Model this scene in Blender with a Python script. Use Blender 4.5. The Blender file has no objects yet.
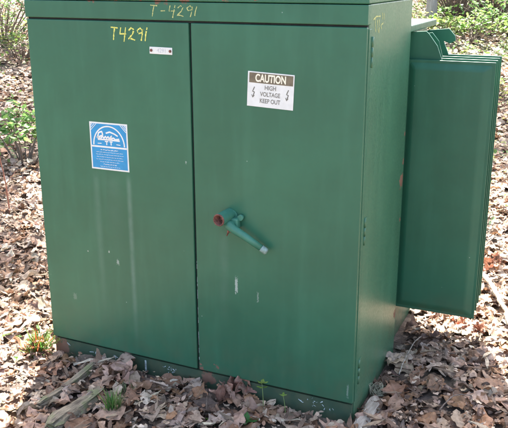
import bpy, bmesh, math, random
import numpy as np
from mathutils import Vector, Matrix, noise as mnoise
random.seed(7); rng = np.random.default_rng(11)
S = bpy.context.scene
C = bpy.context.collection
R = math.radians
# ------------------------------------------------------------------ camera numbers and cabinet frame
F_PX, PITCH, ROLL = 782.4, 0.29946, -0.00216
YAW = 0.42066
CX, CY = 0.36046, 2.54467
W, D, HS, H0, HT = 1.352, 0.612, 1.436, 0.080, 1.503
XG = -0.640                                    # the gap between the two doors
def loc2w(x, y, z=0.0):
    return Vector((CX + x*math.cos(YAW) + y*math.sin(YAW), CY - x*math.sin(YAW) + y*math.cos(YAW), z))
def smooth(t): t = min(1, max(0, t)); return t*t*(3-2*t)
MOUNDS = []
def gh(x, y):
    r = max(0.0, y-6.5)
    z = 0.115*r*r/(r+2.0) if r > 0 else 0.0
    z = min(z, 3.2 + 0.004*r)
    z += 0.012*math.sin(2.1*x+0.6)*math.sin(1.7*y+1.1) + 0.07*smooth((math.hypot(x, y-3)-3)/4)*mnoise.noise(Vector((x*.55, y*.55, 0)))
    for mx, my, s, h in MOUNDS:
        d = ((x-mx)**2+(y-my)**2)/(s*s)
        if d < 9: z += h*math.exp(-d)
    return z
def px2w(px, py, h=0.0):
    fw = Vector((0, math.cos(PITCH), -math.sin(PITCH))); up = Vector((0, math.sin(PITCH), math.cos(PITCH)))
    d = Vector((1, 0, 0))*((px-254)/F_PX) + up*((214-py)/F_PX) + fw
    t = (h-1.6)/d.z
    return Vector((d.x*t, d.y*t, h))
def px2g(px, py):
    q = px2w(px, py, 0); o = Vector((0, 0, 1.6)); d = (q-o).normalized(); t = 1.5
    while t < 60:
        p = o+d*t
        if p.z <= gh(p.x, p.y): break
        t += .02
    return Vector((p.x, p.y, gh(p.x, p.y)))
for (px, py, s, h) in [(112, 372, .10, .035), (85, 400, .16, .02), (228, 400, .09, .025), (460, 400, .2, .02), (420, 372, .12, .02), (150, 420, .15, .02)]:
    p = px2w(px, py); MOUNDS.append((p.x, p.y, s, h))

# ------------------------------------------------------------------ materials
def new_mat(name):
    m = bpy.data.materials.new(name); m.use_nodes = True
    nt = m.node_tree; b = nt.nodes['Principled BSDF']
    return m, nt, b
def N(nt, t, **kw):
    n = nt.nodes.new(t)
    for k, v in kw.items():
        if hasattr(n, k): setattr(n, k, v)
        else: n.inputs[k].default_value = v
    return n
def L(nt, a, b): nt.links.new(a, b)
def noise_n(nt, vec, scale, detail=4, rough=.55):
    n = N(nt, 'ShaderNodeTexNoise'); n.inputs['Scale'].default_value = scale
    n.inputs['Detail'].default_value = detail; n.inputs['Roughness'].default_value = rough
    if vec is not None: L(nt, vec, n.inputs['Vector'])
    return n.outputs['Fac']
def math_n(nt, op, a, b=None, clamp=False):
    n = N(nt, 'ShaderNodeMath'); n.operation = op; n.use_clamp = clamp
    for i, v in enumerate((a, b)):
        if v is None: continue
        if isinstance(v, (int, float)): n.inputs[i].default_value = v
        else: L(nt, v, n.inputs[i])
    return n.outputs[0]
def maprange(nt, v, a, b, c=0.0, d=1.0):
    n = N(nt, 'ShaderNodeMapRange'); n.interpolation_type = 'SMOOTHSTEP'
    L(nt, v, n.inputs[0])
    for i, k in enumerate((a, b, c, d)): n.inputs[i+1].default_value = k
    return n.outputs[0]
def mix_c(nt, fac, a, b):
    n = N(nt, 'ShaderNodeMix'); n.data_type = 'RGBA'
    if isinstance(fac, (int, float)): n.inputs[0].default_value = fac
    else: L(nt, fac, n.inputs[0])
    for i, v in ((6, a), (7, b)):
        if isinstance(v, tuple): n.inputs[i].default_value = (*v, 1)
        else: L(nt, v, n.inputs[i])
    return n.outputs[2]
def bump(nt, b, h, strength, dist):
    n = N(nt, 'ShaderNodeBump'); n.inputs['Strength'].default_value = strength; n.inputs['Distance'].default_value = dist
    L(nt, h, n.inputs['Height']); L(nt, n.outputs[0], b.inputs['Normal'])

GREEN = (0.027, 0.128, 0.070)
def paint(name, base=GREEN, rough=0.34, rust=(), streaks=(), grime=0.25, dirt_top=None, chalk=0.22, scuffs=()):
    """old green enamel: cloudy fading, specks, rust at given spots (x, y, z, radius), pale water runs (x, z_top, z_bottom, width)"""
    m, nt, b = new_mat(name)
    tc = N(nt, 'ShaderNodeTexCoord').outputs['Object']
    mp = N(nt, 'ShaderNodeMapping'); mp.inputs['Scale'].default_value = (6, 6, 0.8); L(nt, tc, mp.inputs[0])
    runs = noise_n(nt, mp.outputs[0], 2.2, 5, .6)
    cloud = noise_n(nt, tc, 2.3, 5, .6); fine = noise_n(nt, tc, 95, 3, .7); mid = noise_n(nt, tc, 14, 4, .6)
    faded = tuple(min(1, c*1.25+0.018) for c in base); dark = tuple(c*0.80 for c in base)
    col = mix_c(nt, maprange(nt, cloud, .35, .7), dark, base)
    col = mix_c(nt, math_n(nt, 'MULTIPLY', maprange(nt, runs, .45, .72), chalk), col, faded)
    sx = N(nt, 'ShaderNodeSeparateXYZ'); L(nt, tc, sx.inputs[0])
    for (x, zt, zb, w, s) in streaks:
        dx = math_n(nt, 'ABSOLUTE', math_n(nt, 'SUBTRACT', math_n(nt, 'ADD', sx.outputs[0], math_n(nt, 'MULTIPLY', math_n(nt, 'SUBTRACT', runs, .5), .012)), x))
        f = maprange(nt, dx, 0.0, w, 1, 0)
        f = math_n(nt, 'MULTIPLY', f, maprange(nt, sx.outputs[2], zt, zt-.05, 0, 1))
        f = math_n(nt, 'MULTIPLY', f, maprange(nt, sx.outputs[2], zb, zb+.4, 0.0, 1))
        f = math_n(nt, 'MULTIPLY', f, math_n(nt, 'MULTIPLY', maprange(nt, mid, .25, .6, .4, 1), s))
        col = mix_c(nt, f, col, (.36, .46, .40))
    # brownish road-splash grime low down
    g = math_n(nt, 'MULTIPLY', maprange(nt, sx.outputs[2], .35, .02, 0, 1), maprange(nt, mid, .35, .7, .3, 1))
    col = mix_c(nt, math_n(nt, 'MULTIPLY', g, grime), col, (.10, .10, .055))
    # pale specks and scuffs
    sp = N(nt, 'ShaderNodeTexVoronoi'); sp.inputs['Scale'].default_value = 26; L(nt, tc, sp.inputs['Vector'])
    spk = math_n(nt, 'MULTIPLY', math_n(nt, 'LESS_THAN', sp.outputs['Distance'], .055), math_n(nt, 'GREATER_THAN', noise_n(nt, tc, 9, 2), .60))
    col = mix_c(nt, math_n(nt, 'MULTIPLY', spk, .45), col, (.38, .48, .42))
    for (x, z, wx, wz, s) in scuffs:
        a_ = math_n(nt, 'DIVIDE', math_n(nt, 'ABSOLUTE', math_n(nt, 'SUBTRACT', sx.outputs[0], x)), wx)
        b_ = math_n(nt, 'DIVIDE', math_n(nt, 'ABSOLUTE', math_n(nt, 'SUBTRACT', sx.outputs[2], z)), wz)
        d_ = math_n(nt, 'ADD', math_n(nt, 'MAXIMUM', a_, b_), math_n(nt, 'MULTIPLY', math_n(nt, 'SUBTRACT', noise_n(nt, tc, 160, 4, .7), .5), 3.0))
        col = mix_c(nt, math_n(nt, 'MULTIPLY', maprange(nt, d_, 1.0, .6), s), col, (.36, .42, .36))
    rs = None
    for (x, y, z, r) in rust:
        vd = N(nt, 'ShaderNodeVectorMath'); vd.operation = 'DISTANCE'; L(nt, tc, vd.inputs[0]); vd.inputs[1].default_value = (x, y, z)
        d = math_n(nt, 'ADD', math_n(nt, 'DIVIDE', vd.outputs['Value'], r), math_n(nt, 'MULTIPLY', math_n(nt, 'SUBTRACT', noise_n(nt, tc, 38, 5, .7), .5), 3.2))
        f = maprange(nt, d, .85, .70, 0, 1)
        rs = f if rs is None else math_n(nt, 'MAXIMUM', rs, f)
    ro = maprange(nt, fine, .2, .8, rough-.05, rough+.14)
    if rs is not None:
        rc = mix_c(nt, mid, (.10, .048, .028), (.26, .15, .10))
        col = mix_c(nt, rs, col, rc); ro = math_n(nt, 'ADD', ro, math_n(nt, 'MULTIPLY', rs, .45))
    L(nt, col, b.inputs['Base Color']); L(nt, ro, b.inputs['Roughness']); b.inputs['Specular IOR Level'].default_value = .42
    h = math_n(nt, 'ADD', math_n(nt, 'MULTIPLY', cloud, 3.0), math_n(nt, 'MULTIPLY', fine, .02))
    bump(nt, b, h, .35, .004)
    return m
def plain(name, col, rough=.6, var=.15, scale=40, metallic=0.0):
    m, nt, b = new_mat(name)
    tc = N(nt, 'ShaderNodeTexCoord').outputs['Object']
    n = noise_n(nt, tc, scale, 4)
    c = mix_c(nt, maprange(nt, n, .3, .7), tuple(x*(1-var) for x in col), tuple(min(1, x*(1+var)) for x in col))
    L(nt, c, b.inputs['Base Color']); b.inputs['Roughness'].default_value = rough; b.inputs['Metallic'].default_value = metallic
    return m
def foliage(name, transl=.3, rough=.55, vein=True, gain=1.0):
    """leaf material; the colour comes from each leaf's own colour attribute"""
    m, nt, b = new_mat(name)
    at = N(nt, 'ShaderNodeAttribute'); at.attribute_name = 'leafcol'
    tc = N(nt, 'ShaderNodeTexCoord').outputs['Object']
    n = noise_n(nt, tc, 60, 4, .65)
    v = N(nt, 'ShaderNodeHueSaturation'); L(nt, at.outputs['Color'], v.inputs['Color'])
    L(nt, maprange(nt, n, .3, .7, .72*gain, 1.22*gain), v.inputs['Value'])
    col = v.outputs[0]
    if vein:
        uv = N(nt, 'ShaderNodeUVMap'); uv.uv_map = 'UVMap'
        s = N(nt, 'ShaderNodeSeparateXYZ'); L(nt, uv.outputs[0], s.inputs[0])
        au = math_n(nt, 'ABSOLUTE', s.outputs[0])
        mid = maprange(nt, au, .02, .075, 1, 0)
        side = math_n(nt, 'FRACT', math_n(nt, 'MULTIPLY', math_n(nt, 'SUBTRACT', s.outputs[1], math_n(nt, 'MULTIPLY', au, .22)), 7.0))
        sv = maprange(nt, math_n(nt, 'ABSOLUTE', math_n(nt, 'SUBTRACT', side, .5)), .0, .1, 1, 0)
        vv = math_n(nt, 'MAXIMUM', mid, math_n(nt, 'MULTIPLY', sv, .45))
        col = mix_c(nt, math_n(nt, 'MULTIPLY', vv, .35), col, (.36, .28, .20) if transl < .35 else (.30, .40, .12))
        bump(nt, b, math_n(nt, 'ADD', vv, math_n(nt, 'MULTIPLY', n, 1.5)), .5, .002)
    L(nt, col, b.inputs['Base Color']); b.inputs['Roughness'].default_value = rough
    b.inputs['Specular IOR Level'].default_value = .35
    t = N(nt, 'ShaderNodeBsdfTranslucent'); L(nt, col, t.inputs['Color'])
    mx = N(nt, 'ShaderNodeMixShader'); mx.inputs[0].default_value = transl
    out = nt.nodes['Material Output']
    L(nt, b.outputs[0], mx.inputs[1]); L(nt, t.outputs[0], mx.inputs[2]); L(nt, mx.outputs[0], out.inputs['Surface'])
    return m
def bark(name, a, c, scale=9, stretch=.18, moss=None):
    m, nt, b = new_mat(name)
    tc = N(nt, 'ShaderNodeTexCoord').outputs['Object']
    mp = N(nt, 'ShaderNodeMapping'); mp.inputs['Scale'].default_value = (1, 1, stretch); L(nt, tc, mp.inputs[0])
    n = noise_n(nt, mp.outputs[0], scale*3, 6, .7); n2 = noise_n(nt, tc, scale*.6, 4)
    col = mix_c(nt, maprange(nt, n, .3, .7), a, c)
    if moss: col = mix_c(nt, maprange(nt, n2, .5, .68, 0, .75), col, moss)
    L(nt, col, b.inputs['Base Color']); b.inputs['Roughness'].default_value = .85
    bump(nt, b, n, .9, .012)
    return m

# ------------------------------------------------------------------ object helpers
def obj(name, mesh_or_bm, mat, parent=None, smooth_=False):
    if isinstance(mesh_or_bm, bmesh.types.BMesh):
        me = bpy.data.meshes.new(name); mesh_or_bm.normal_update(); mesh_or_bm.to_mesh(me); mesh_or_bm.free()
    else: me = mesh_or_bm
    o = bpy.data.objects.new(name, me); C.objects.link(o)
    for m in (mat if isinstance(mat, (list, tuple)) else [mat]): me.materials.append(m)
    if parent is not None: o.parent = parent
    if smooth_:
        for p in me.polygons: p.use_smooth = True
    return o
def thing(name, label, cat, loc=(0, 0, 0), rz=0, group=None):
    o = bpy.data.objects.new(name, None); C.objects.link(o); o.empty_display_size = .1
    o.location = loc; o.rotation_euler = (0, 0, rz); o['label'] = label; o['category'] = cat
    if group: o['group'] = group
    return o
def tag(o, label, cat, group=None, kind=None):
    if kind: o['kind'] = kind
    o['label'] = label; o['category'] = cat
    if group: o['group'] = group
    return o
def bm_box(bm, x0, x1, y0, y1, z0, z1, bev=0.0, seg=2):
    r = bmesh.ops.create_cube(bm, size=1.0)
    bmesh.ops.scale(bm, vec=(x1-x0, y1-y0, z1-z0), verts=r['verts'])
    bmesh.ops.translate(bm, vec=((x0+x1)/2, (y0+y1)/2, (z0+z1)/2), verts=r['verts'])
    if bev > 0:
        es = list({e for v in r['verts'] for e in v.link_edges})
        bmesh.ops.bevel(bm, geom=es, offset=bev, segments=seg, affect='EDGES', profile=.6)
def box(name, mat, parent, *a, **k):
    bm = bmesh.new(); bm_box(bm, *a, **k); return obj(name, bm, mat, parent)
def bm_tube(bm, pts, rad, seg=10, cap=True):
    pts = [Vector(p) for p in pts]; n = len(pts)
    rad = rad if isinstance(rad, (list, tuple)) else [rad]*n
    rings = []; ref = Vector((0, 0, 1))
    for i, p in enumerate(pts):
        d = (pts[min(i+1, n-1)]-pts[max(i-1, 0)]).normalized()
        if abs(d.dot(ref)) > .95: ref = Vector((1, 0, 0)) if abs(d.x) < .9 else Vector((0, 1, 0))
        a = d.cross(ref).normalized(); b = d.cross(a).normalized(); ref = b.cross(d) if False else ref
        rings.append([bm.verts.new(p+(a*math.cos(2*math.pi*k/seg)+b*math.sin(2*math.pi*k/seg))*rad[i]) for k in range(seg)])
    for i in range(n-1):
        for k in range(seg):
            f = bm.faces.new((rings[i][k], rings[i][(k+1) % seg], rings[i+1][(k+1) % seg], rings[i+1][k])); f.smooth = True
    if cap:
        bm.faces.new(rings[0][::-1]); bm.faces.new(rings[-1])
def bm_plate(bm, poly, y0, y1):
    """closed polygon given as (x, z), extruded from y0 to y1"""
    a = [bm.verts.new((x, y0, z)) for x, z in poly]; b = [bm.verts.new((x, y1, z)) for x, z in poly]
    n = len(poly); bm.faces.new(a); bm.faces.new(b[::-1])
    for i in range(n): bm.faces.new((a[(i+1) % n], a[i], b[i], b[(i+1) % n]))
    bmesh.ops.recalc_face_normals(bm, faces=bm.faces)
def stroke(bm, pts, w, t=.0004, axis='y', off=0.0, rnd=0.0, gap=.1):
    """hand-drawn strokes as thin ribbons lying on the plane y = off (or x = off)"""
    P = []
    for (a, b), (c, d) in zip(pts[:-1], pts[1:]):
        n = max(2, int(math.hypot(c-a, d-b)/.004))
        for i in range(n): P.append((a+(c-a)*i/n, b+(d-b)*i/n))
    P.append(pts[-1]); prev = None
    for i, (x, z) in enumerate(P):
        j = min(i+1, len(P)-1); k = max(i-1, 0)
        dx, dz = P[j][0]-P[k][0], P[j][1]-P[k][1]; l = math.hypot(dx, dz) or 1
        ww = w*.5*(1+rnd*random.uniform(-1, 1)); nx, nz = -dz/l*ww, dx/l*ww
        q = []
        for s in (1, -1):
            co = (x+nx*s, off, z+nz*s) if axis == 'y' else (off, x+nx*s, z+nz*s)
            q.append(bm.verts.new(co))
        if prev and not (rnd and random.random() < gap): bm.faces.new((prev[0], prev[1], q[1], q[0]))
        prev = q
def text_mesh(s, size, align='CENTER', sx=1.0, bold=0.0):
    cu = bpy.data.curves.new('lettering', 'FONT'); cu.body = s; cu.size = size; cu.align_x = align; cu.align_y = 'CENTER'; cu.offset = bold
    o = bpy.data.objects.new('lettering', cu); C.objects.link(o)
    dg = bpy.context.evaluated_depsgraph_get(); dg.update()
    me = bpy.data.meshes.new_from_object(o.evaluated_get(dg))
    bpy.data.objects.remove(o); bpy.data.curves.remove(cu)
    me.transform(Matrix.Rotation(R(90), 4, 'X') @ Matrix.Diagonal((sx, 1, 1, 1)))
    return me
def bm_text(bm, s, size, x, y, z, sx=1.0, bold=0):
    me = text_mesh(s, size, sx=sx, bold=bold); me.transform(Matrix.Translation((x, y, z)))
    bm.from_mesh(me); bpy.data.meshes.remove(me)

# ------------------------------------------------------------------ leaf meshes with numpy
def leaf_template(kind, nl=9, cols=4, seed=0):
    r = np.random.default_rng(seed)
    t = np.linspace(0, 1, nl)
    if kind == 'oak':
        w = .30*np.sin(np.pi*np.clip(t, 0.02, .985)**.85)*(1+.42*np.sin(2*np.pi*t*3.2+r.uniform(-.5, .5))); asp = 1.0
    elif kind == 'maple':
        w = .50*np.interp(t, [0, .12, .25, .38, .5, .62, .75, .9, 1], [.05, .62, .90, .68, .86, .50, .46, .26, .02]); asp = 1.0
    elif kind == 'oval':
        w = .27*np.sin(np.pi*t**.8)**.8; asp = 1.0
    else:
        w = .10*np.sin(np.pi*t**.6)**.6; asp = 1
    us = np.linspace(-1, 1, cols+1)
    V, UV = [], []
    cup = r.uniform(-.4, .5); bend = r.uniform(-.3, .35); tw = r.uniform(-.7, .7); ph = r.uniform(0, 6, 4)
    crinkle = r.uniform(.03, .10)
    for i, ti in enumerate(t):
        for u in us:
            jit = 1+.16*r.uniform(-1, 1)*abs(u)
            x = u*w[i]*jit; y = ti-.5 + (-.05*abs(u) if kind != 'blade' else 0)
            z = cup*(x*x)*2.2 + bend*(ti-.5)**2*1.3 + crinkle*math.sin(7*ti+ph[0]+3*u)*abs(u) + .03*math.sin(11*ti+ph[1])*u
            if nl > 8: z += .13*mnoise.noise(Vector((x*5.5, y*4.5, seed*3.7)))+.05*mnoise.noise(Vector((x*14, y*12, seed*1.7)))
            a = tw*(ti-.5); z += x*math.sin(a)
            x *= math.cos(a)*math.cos(min(1.2, abs(cup)*abs(u)*.9))
            V.append((x, y, z)); UV.append((u, ti))
    Fq = []
    for i in range(nl-1):
        for k in range(cols):
            a = i*(cols+1)+k; Fq.append((a, a+1, a+cols+2, a+cols+1))
    return np.array(V), np.array(Fq), np.array(UV)
def curled_template(seed):
    """a dry leaf rolled into a loose tube"""
    V, Fq, UV = leaf_template('oval', 9, 6, seed); r = np.random.default_rng(seed+99)
    k = r.uniform(2.5, 4.2)
    x = V[:, 0].copy(); V[:, 0] = np.sin(k*x)/k*1.0; V[:, 2] += (1-np.cos(k*x))/k
    return V, Fq, UV
def rotm(yaw, tilt, td):
    """stack of matrices: spin by yaw, then tilt by 'tilt' towards heading td"""
    cy, sy = np.cos(yaw), np.sin(yaw); o = np.zeros_like(yaw); i = o+1
    Z = np.stack([np.stack([cy, -sy, o], -1), np.stack([sy, cy, o], -1), np.stack([o, o, i], -1)], -2)
    ax = np.stack([np.cos(td), np.sin(td), o], -1); c = np.cos(tilt); s = np.sin(tilt)
    K = np.zeros((len(yaw), 3, 3)); K[:, 0, 1] = -ax[:, 2]; K[:, 0, 2] = ax[:, 1]; K[:, 1, 0] = ax[:, 2]; K[:, 1, 2] = -ax[:, 0]; K[:, 2, 0] = -ax[:, 1]; K[:, 2, 1] = ax[:, 0]
    T = np.eye(3)+s[:, None, None]*K+(1-c)[:, None, None]*(K@K)
    return T@Z
class Leaves:
    def __init__(s): s.V = []; s.F = []; s.UV = []; s.C = []; s.n = 0
    def add(s, tmpl, pos, yaw, tilt, td, scale, col):
        V, Fq, UV = tmpl; m = len(pos)
        if m == 0: return
        M = rotm(yaw, tilt, td)
        P = np.einsum('mij,nj->mni', M, V)*scale[:, None, None]+pos[:, None, :]
        s.V.append(P.reshape(-1, 3)); off = s.n+np.arange(m)*len(V)
        s.F.append((Fq[None]+off[:, None, None]).reshape(-1, 4)); s.UV.append(np.tile(UV, (m, 1)))
        s.C.append(np.repeat(col, len(V), axis=0)); s.n += m*len(V)
    def add_mixed(s, tmpls, pos, yaw, tilt, td, scale, col):
        k = rng.integers(0, len(tmpls), len(pos))
        for i, t in enumerate(tmpls):
            q = k == i; s.add(t, pos[q], yaw[q], tilt[q], td[q], scale[q], col[q])
    def build(s, name, mat, parent=None):
        V = np.concatenate(s.V).astype(np.float32); Fq = np.concatenate(s.F).astype(np.int32); UV = np.concatenate(s.UV); Cc = np.concatenate(s.C)
        me = bpy.data.meshes.new(name); me.vertices.add(len(V)); me.vertices.foreach_set('co', V.ravel())
        me.loops.add(Fq.size); me.loops.foreach_set('vertex_index', Fq.ravel())
        me.polygons.add(len(Fq)); me.polygons.foreach_set('loop_start', np.arange(0, Fq.size, 4, dtype=np.int32))
        me.update(calc_edges=True)
        me.polygons.foreach_set('use_smooth', np.ones(len(Fq), dtype=bool))
        uv = me.uv_layers.new(name='UVMap'); uv.data.foreach_set('uv', UV[Fq.ravel()].astype(np.float32).ravel())
        ca = me.color_attributes.new(name='leafcol', type='FLOAT_COLOR', domain='POINT')
        ca.data.foreach_set('color', np.concatenate([Cc, np.ones((len(Cc), 1))], 1).astype(np.float32).ravel())
        me.validate()
        return obj(name, me, mat, parent)
def palette(cols, weights, n, jitter=.18):
    cols = np.array(cols); k = rng.choice(len(cols), n, p=np.array(weights)/sum(weights))
    c = cols[k]*(1+jitter*rng.standard_normal((n, 1)))*(1+.02*rng.standard_normal((n, 3)))
    return np.clip(c, .01, .8)

M_litter = foliage('dry_leaf', .16, .62)
M_green = foliage('green_leaf', .42, .45)
M_grass = foliage('grass_blade', .38, .5, vein=False)
M_crown = foliage('crown_leaf', .35, .5, vein=False)
M_twig = bark('twig_bark', (.10, .075, .055), (.24, .19, .15), 30)
M_bark = bark('tree_bark', (.11, .095, .08), (.26, .24, .21), 7)
M_bark_pale = bark('pale_tree_bark', (.26, .25, .25), (.46, .46, .47), 7)
M_rot = bark('rotten_wood', (.10, .08, .055), (.27, .235, .18), 22, 1.0, moss=(.11, .14, .06))
M_palewood = bark('bleached_wood', (.22, .18, .14), (.46, .41, .33), 24, 1.0)

# ------------------------------------------------------------------ ground
def axis(lo, hi, flo, fhi, fine, grow):
    a = list(np.arange(flo, fhi, fine)); s = fine
    while a[-1] < hi: s *= grow; a.append(a[-1]+s)
    s = fine
    while a[0] > lo: s *= grow; a.insert(0, a[0]-s)
    return a
xs = axis(-160, 160, -2.4, 2.6, .05, 1.12); ys = axis(-120, 170, 1.8, 7.0, .05, 1.10)
gv = [(x, y, gh(x, y)) for y in ys for x in xs]; nx = len(xs)
gf = [(j*nx+i, j*nx+i+1, (j+1)*nx+i+1, (j+1)*nx+i) for j in range(len(ys)-1) for i in range(nx-1)]
me = bpy.data.meshes.new('ground'); me.from_pydata(gv, [], gf); me.update()
m, nt, b = new_mat('forest_soil')
tc = N(nt, 'ShaderNodeTexCoord').outputs['Object']
vo = N(nt, 'ShaderNodeTexVoronoi'); vo.inputs['Scale'].default_value = 11; L(nt, tc, vo.inputs['Vector'])
vo2 = N(nt, 'ShaderNodeTexVoronoi'); vo2.inputs['Scale'].default_value = 23; L(nt, tc, vo2.inputs['Vector'])
leafy = mix_c(nt, vo.outputs['Color'], (.075, .052, .038), (.30, .215, .16))
sepc = N(nt, 'ShaderNodeSeparateColor'); L(nt, vo.outputs['Color'], sepc.inputs[0])
c1 = mix_c(nt, sepc.outputs[0], (.09, .062, .045), (.31, .235, .18))
c2 = mix_c(nt, noise_n(nt, tc, 30, 5, .7), (.035, .026, .02), c1)
c3 = mix_c(nt, maprange(nt, noise_n(nt, tc, .35, 4), .50, .62, 0, .55), c2, (.10, .13, .045))
L(nt, c3, b.inputs['Base Color']); b.inputs['Roughness'].default_value = .95
bump(nt, b, math_n(nt, 'ADD', vo2.outputs['Distance'], noise_n(nt, tc, 50, 5, .7)), .8, .02)
g = obj('ground', me, m, smooth_=True); g['kind'] = 'structure'; g['label'] = 'woodland floor of dark soil rising to a low bank'

# ------------------------------------------------------------------ leaf litter
def gz(P): return np.array([gh(x, y) for x, y in P])
def in_cab(P, pad):
    dx, dy = P[:, 0]-CX, P[:, 1]-CY
    lx = dx*math.cos(YAW)-dy*math.sin(YAW); ly = dx*math.sin(YAW)+dy*math.cos(YAW)
    return (lx > -W-pad) & (lx < pad) & (ly > -pad) & (ly < 1.13+pad)
def scatter(x0, x1, y0, y1, n, wedge=None):
    P = np.stack([rng.uniform(x0, x1, n), rng.uniform(y0, y1, n)], 1)
    if wedge is not None: P = P[np.abs(P[:, 0]) < .36*P[:, 1]+wedge]
    return P
T_near = [leaf_template('oak', 15, 6, 1), leaf_template('oak', 15, 6, 2), leaf_template('oak', 15, 6, 3), leaf_template('oak', 15, 6, 4), leaf_template('oak', 15, 6, 15), leaf_template('maple', 14, 6, 6), leaf_template('oval', 11, 6, 12),
          leaf_template('oval', 9, 4, 7), leaf_template('oval', 9, 4, 8), curled_template(9), curled_template(10), curled_template(14)]
T_far = [leaf_template('oak', 7, 2, 21), leaf_template('maple', 6, 2, 22), leaf_template('oval', 5, 2, 23), leaf_template('oval', 5, 2, 24)]
BROWN = [(.37, .24, .165), (.44, .32, .225), (.24, .135, .08), (.52, .405, .29), (.34, .185, .10), (.12, .075, .05), (.38, .285, .215), (.60, .50, .38)]
BW = [5, 4, 5, 2.6, 3, 3.5, 3, 1.2]
lt = Leaves()
def litter(P, tm, s0, s1, lift, tilt_s, pad=.045):
    P = P[~in_cab(P, pad if P[:, 1].min() > 5 else .018)]
    n = len(P); sc = s0+(s1-s0)*rng.random(n)**1.5
    lay = rng.random(n)
    pos = np.column_stack([P, gz(P)+.006+lift*lay])
    tilt = np.abs(rng.normal(0, tilt_s, n)).clip(0, 1.25)
    yaw = rng.uniform(0, 6.283, n); td = rng.uniform(0, 6.283, n)
    flip = rng.random(n) < .45; tilt = np.where(flip, math.pi-tilt, tilt)
    col = palette(BROWN, BW, n); col *= (.62+.38*lay)[:, None]   # leaves lower in the layer are darker
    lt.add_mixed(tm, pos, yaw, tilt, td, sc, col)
litter(scatter(-2.6, 2.8, 1.9, 4.2, 7600), T_near, .045, .150, .035, .20)
litter(scatter(-2.9, 3.1, 4.0, 6.6, 6800), T_near, .045, .135, .04, .24)
litter(scatter(-5.5, 5.5, 6.4, 10.5, 17000, 1.3), T_far, .055, .12, .05, .42)
litter(scatter(-9, 9, 10.3, 22, 22000, 1.6), T_far, .07, .15, .07, .5)
litter(scatter(-6, 6, -1.5, 2.2, 3500), T_far, .06, .11, .03, .3)
# tiny broken bits
P = scatter(-2.4, 2.6, 1.9, 5.5, 17000); P = P[~in_cab(P, .02)]; n = len(P)
lt.add_mixed(T_far, np.column_stack([P, gz(P)+.012+.035*rng.random(n)]), rng.uniform(0, 6.28, n), np.abs(rng.normal(0, .6, n)), rng.uniform(0, 6.28, n), rng.uniform(.010, .032, n), palette(BROWN, BW, n))
# pine-needle and twig fragments
tb = leaf_template('blade', 4, 2, 55); P = scatter(-2.4, 2.6, 1.9, 6, 1500); P = P[~in_cab(P, .05)]; n = len(P)
lt.add(tb, np.column_stack([P, gz(P)+.04+.01*rng.random(n)]), rng.uniform(0, 6.28, n), np.abs(rng.normal(0, .15, n)), rng.uniform(0, 6.28, n), rng.uniform(.04, .11, n), palette([(.30, .22, .15), (.15, .10, .07), (.5, .42, .3)], [2, 3, 1], n)*np.ones((n, 3)))
lo = lt.build('leaf_litter', M_litter); tag(lo, 'brown and grey fallen oak and maple leaves covering the woodland floor', 'leaf litter', kind='stuff')

# ------------------------------------------------------------------ THE CABINET (pad-mounted transformer)
cab = thing('transformer_cabinet', 'large green metal two-door transformer cabinet with cooling radiators on leaf litter', 'electrical cabinet', (CX, CY, 0), -YAW)
M_door = paint('door_paint', rust=[(XG+.01, -.02, .085, .035), (-.56, -.022, .10, .030), (-.50, -.022, .085, .016), (-1.30, -.02, .07, .02)],
               streaks=[(-1.075, .865, .15, .022, .08), (-.925, .865, .06, .017, .17), (-1.0, .865, .45, .06, .05), (-.52, .70, .2, .03, .06)],
               scuffs=[(-.468, .475, .006, .034, .8), (-1.035, .525, .004, .006, .8), (-.995, .488, .006, .012, .6), (-1.138, .514, .003, .004, .7), (-.38, .44, .004, .02, .35), (-.67, .93, .003, .006, .7), (-.02, .13, .004, .03, .3), (-1.22, .3, .01, .015, .2)], grime=.35)
M_body = paint('cabinet_paint', base=(.044, .146, .080), rough=.32, rust=[(0, .585, .79, .035), (0, .60, .87, .018), (0, .60, .98, .012), (0, .60, .62, .012), (0, .02, 1.36, .02), (0, .6, .2, .03), (0, .3, .01, .03)], grime=.45)  # base lightened and yellowed to carry light reflected off the sunlit leaves
M_lid = paint('lid_paint', rust=[(-.66, -.01, 1.524, .03), (-.75, -.01, 1.524, .035), (-.83, -.01, 1.524, .02), (-.95, -.01, 1.524, .028), (-1.05, -.01, 1.525, .035), (-.50, -.01, 1.524, .022), (-.38, -.01, 1.524, .02)], grime=0)
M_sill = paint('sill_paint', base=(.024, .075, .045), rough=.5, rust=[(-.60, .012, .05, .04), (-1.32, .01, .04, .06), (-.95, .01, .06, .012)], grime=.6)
M_rad = paint('radiator_paint', base=(.022, .116, .064), rough=.38, grime=.9, chalk=.3)
M_hand = paint('handle_paint', base=(.04, .17, .11), rough=.42, chalk=.6)
M_tip = plain('worn_paint_tip', (.19, .27, .23), .45, .3, 90)
M_rust = plain('rusty_iron', (.17, .065, .045), .85, .5, 120)
M_white = plain('white_enamel', (.66, .66, .61), .4, .05)
M_chip = plain('bare_primer', (.36, .42, .40), .6, .35, 150)
M_blue = plain('blue_sticker', (.012, .235, .46), .35, .08)
M_black = plain('gap_shade_black', (.018, .020, .018), .8, .3)  # near-black standing in for shade inside the gaps
M_yellow = plain('yellow_paint_marker', (.62, .60, .13), .7, .25, 300)
M_yellow_old = plain('worn_paint_marker', (.42, .44, .16), .7, .35, 300)
M_olive = plain('olive_sign_band', (.145, .115, .070), .5, .2)
M_cream = plain('cream_lettering', (.80, .74, .56), .5, .1)
M_ink = plain('faded_ink', (.17, .16, .13), .6, .3, 200)
M_inkgrey = plain('grey_ink', (.45, .45, .47), .6, .2, 200)

def sag(x): return .014*min(1, max(0, -x/W))**1.6        # the sill line is not quite level
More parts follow.
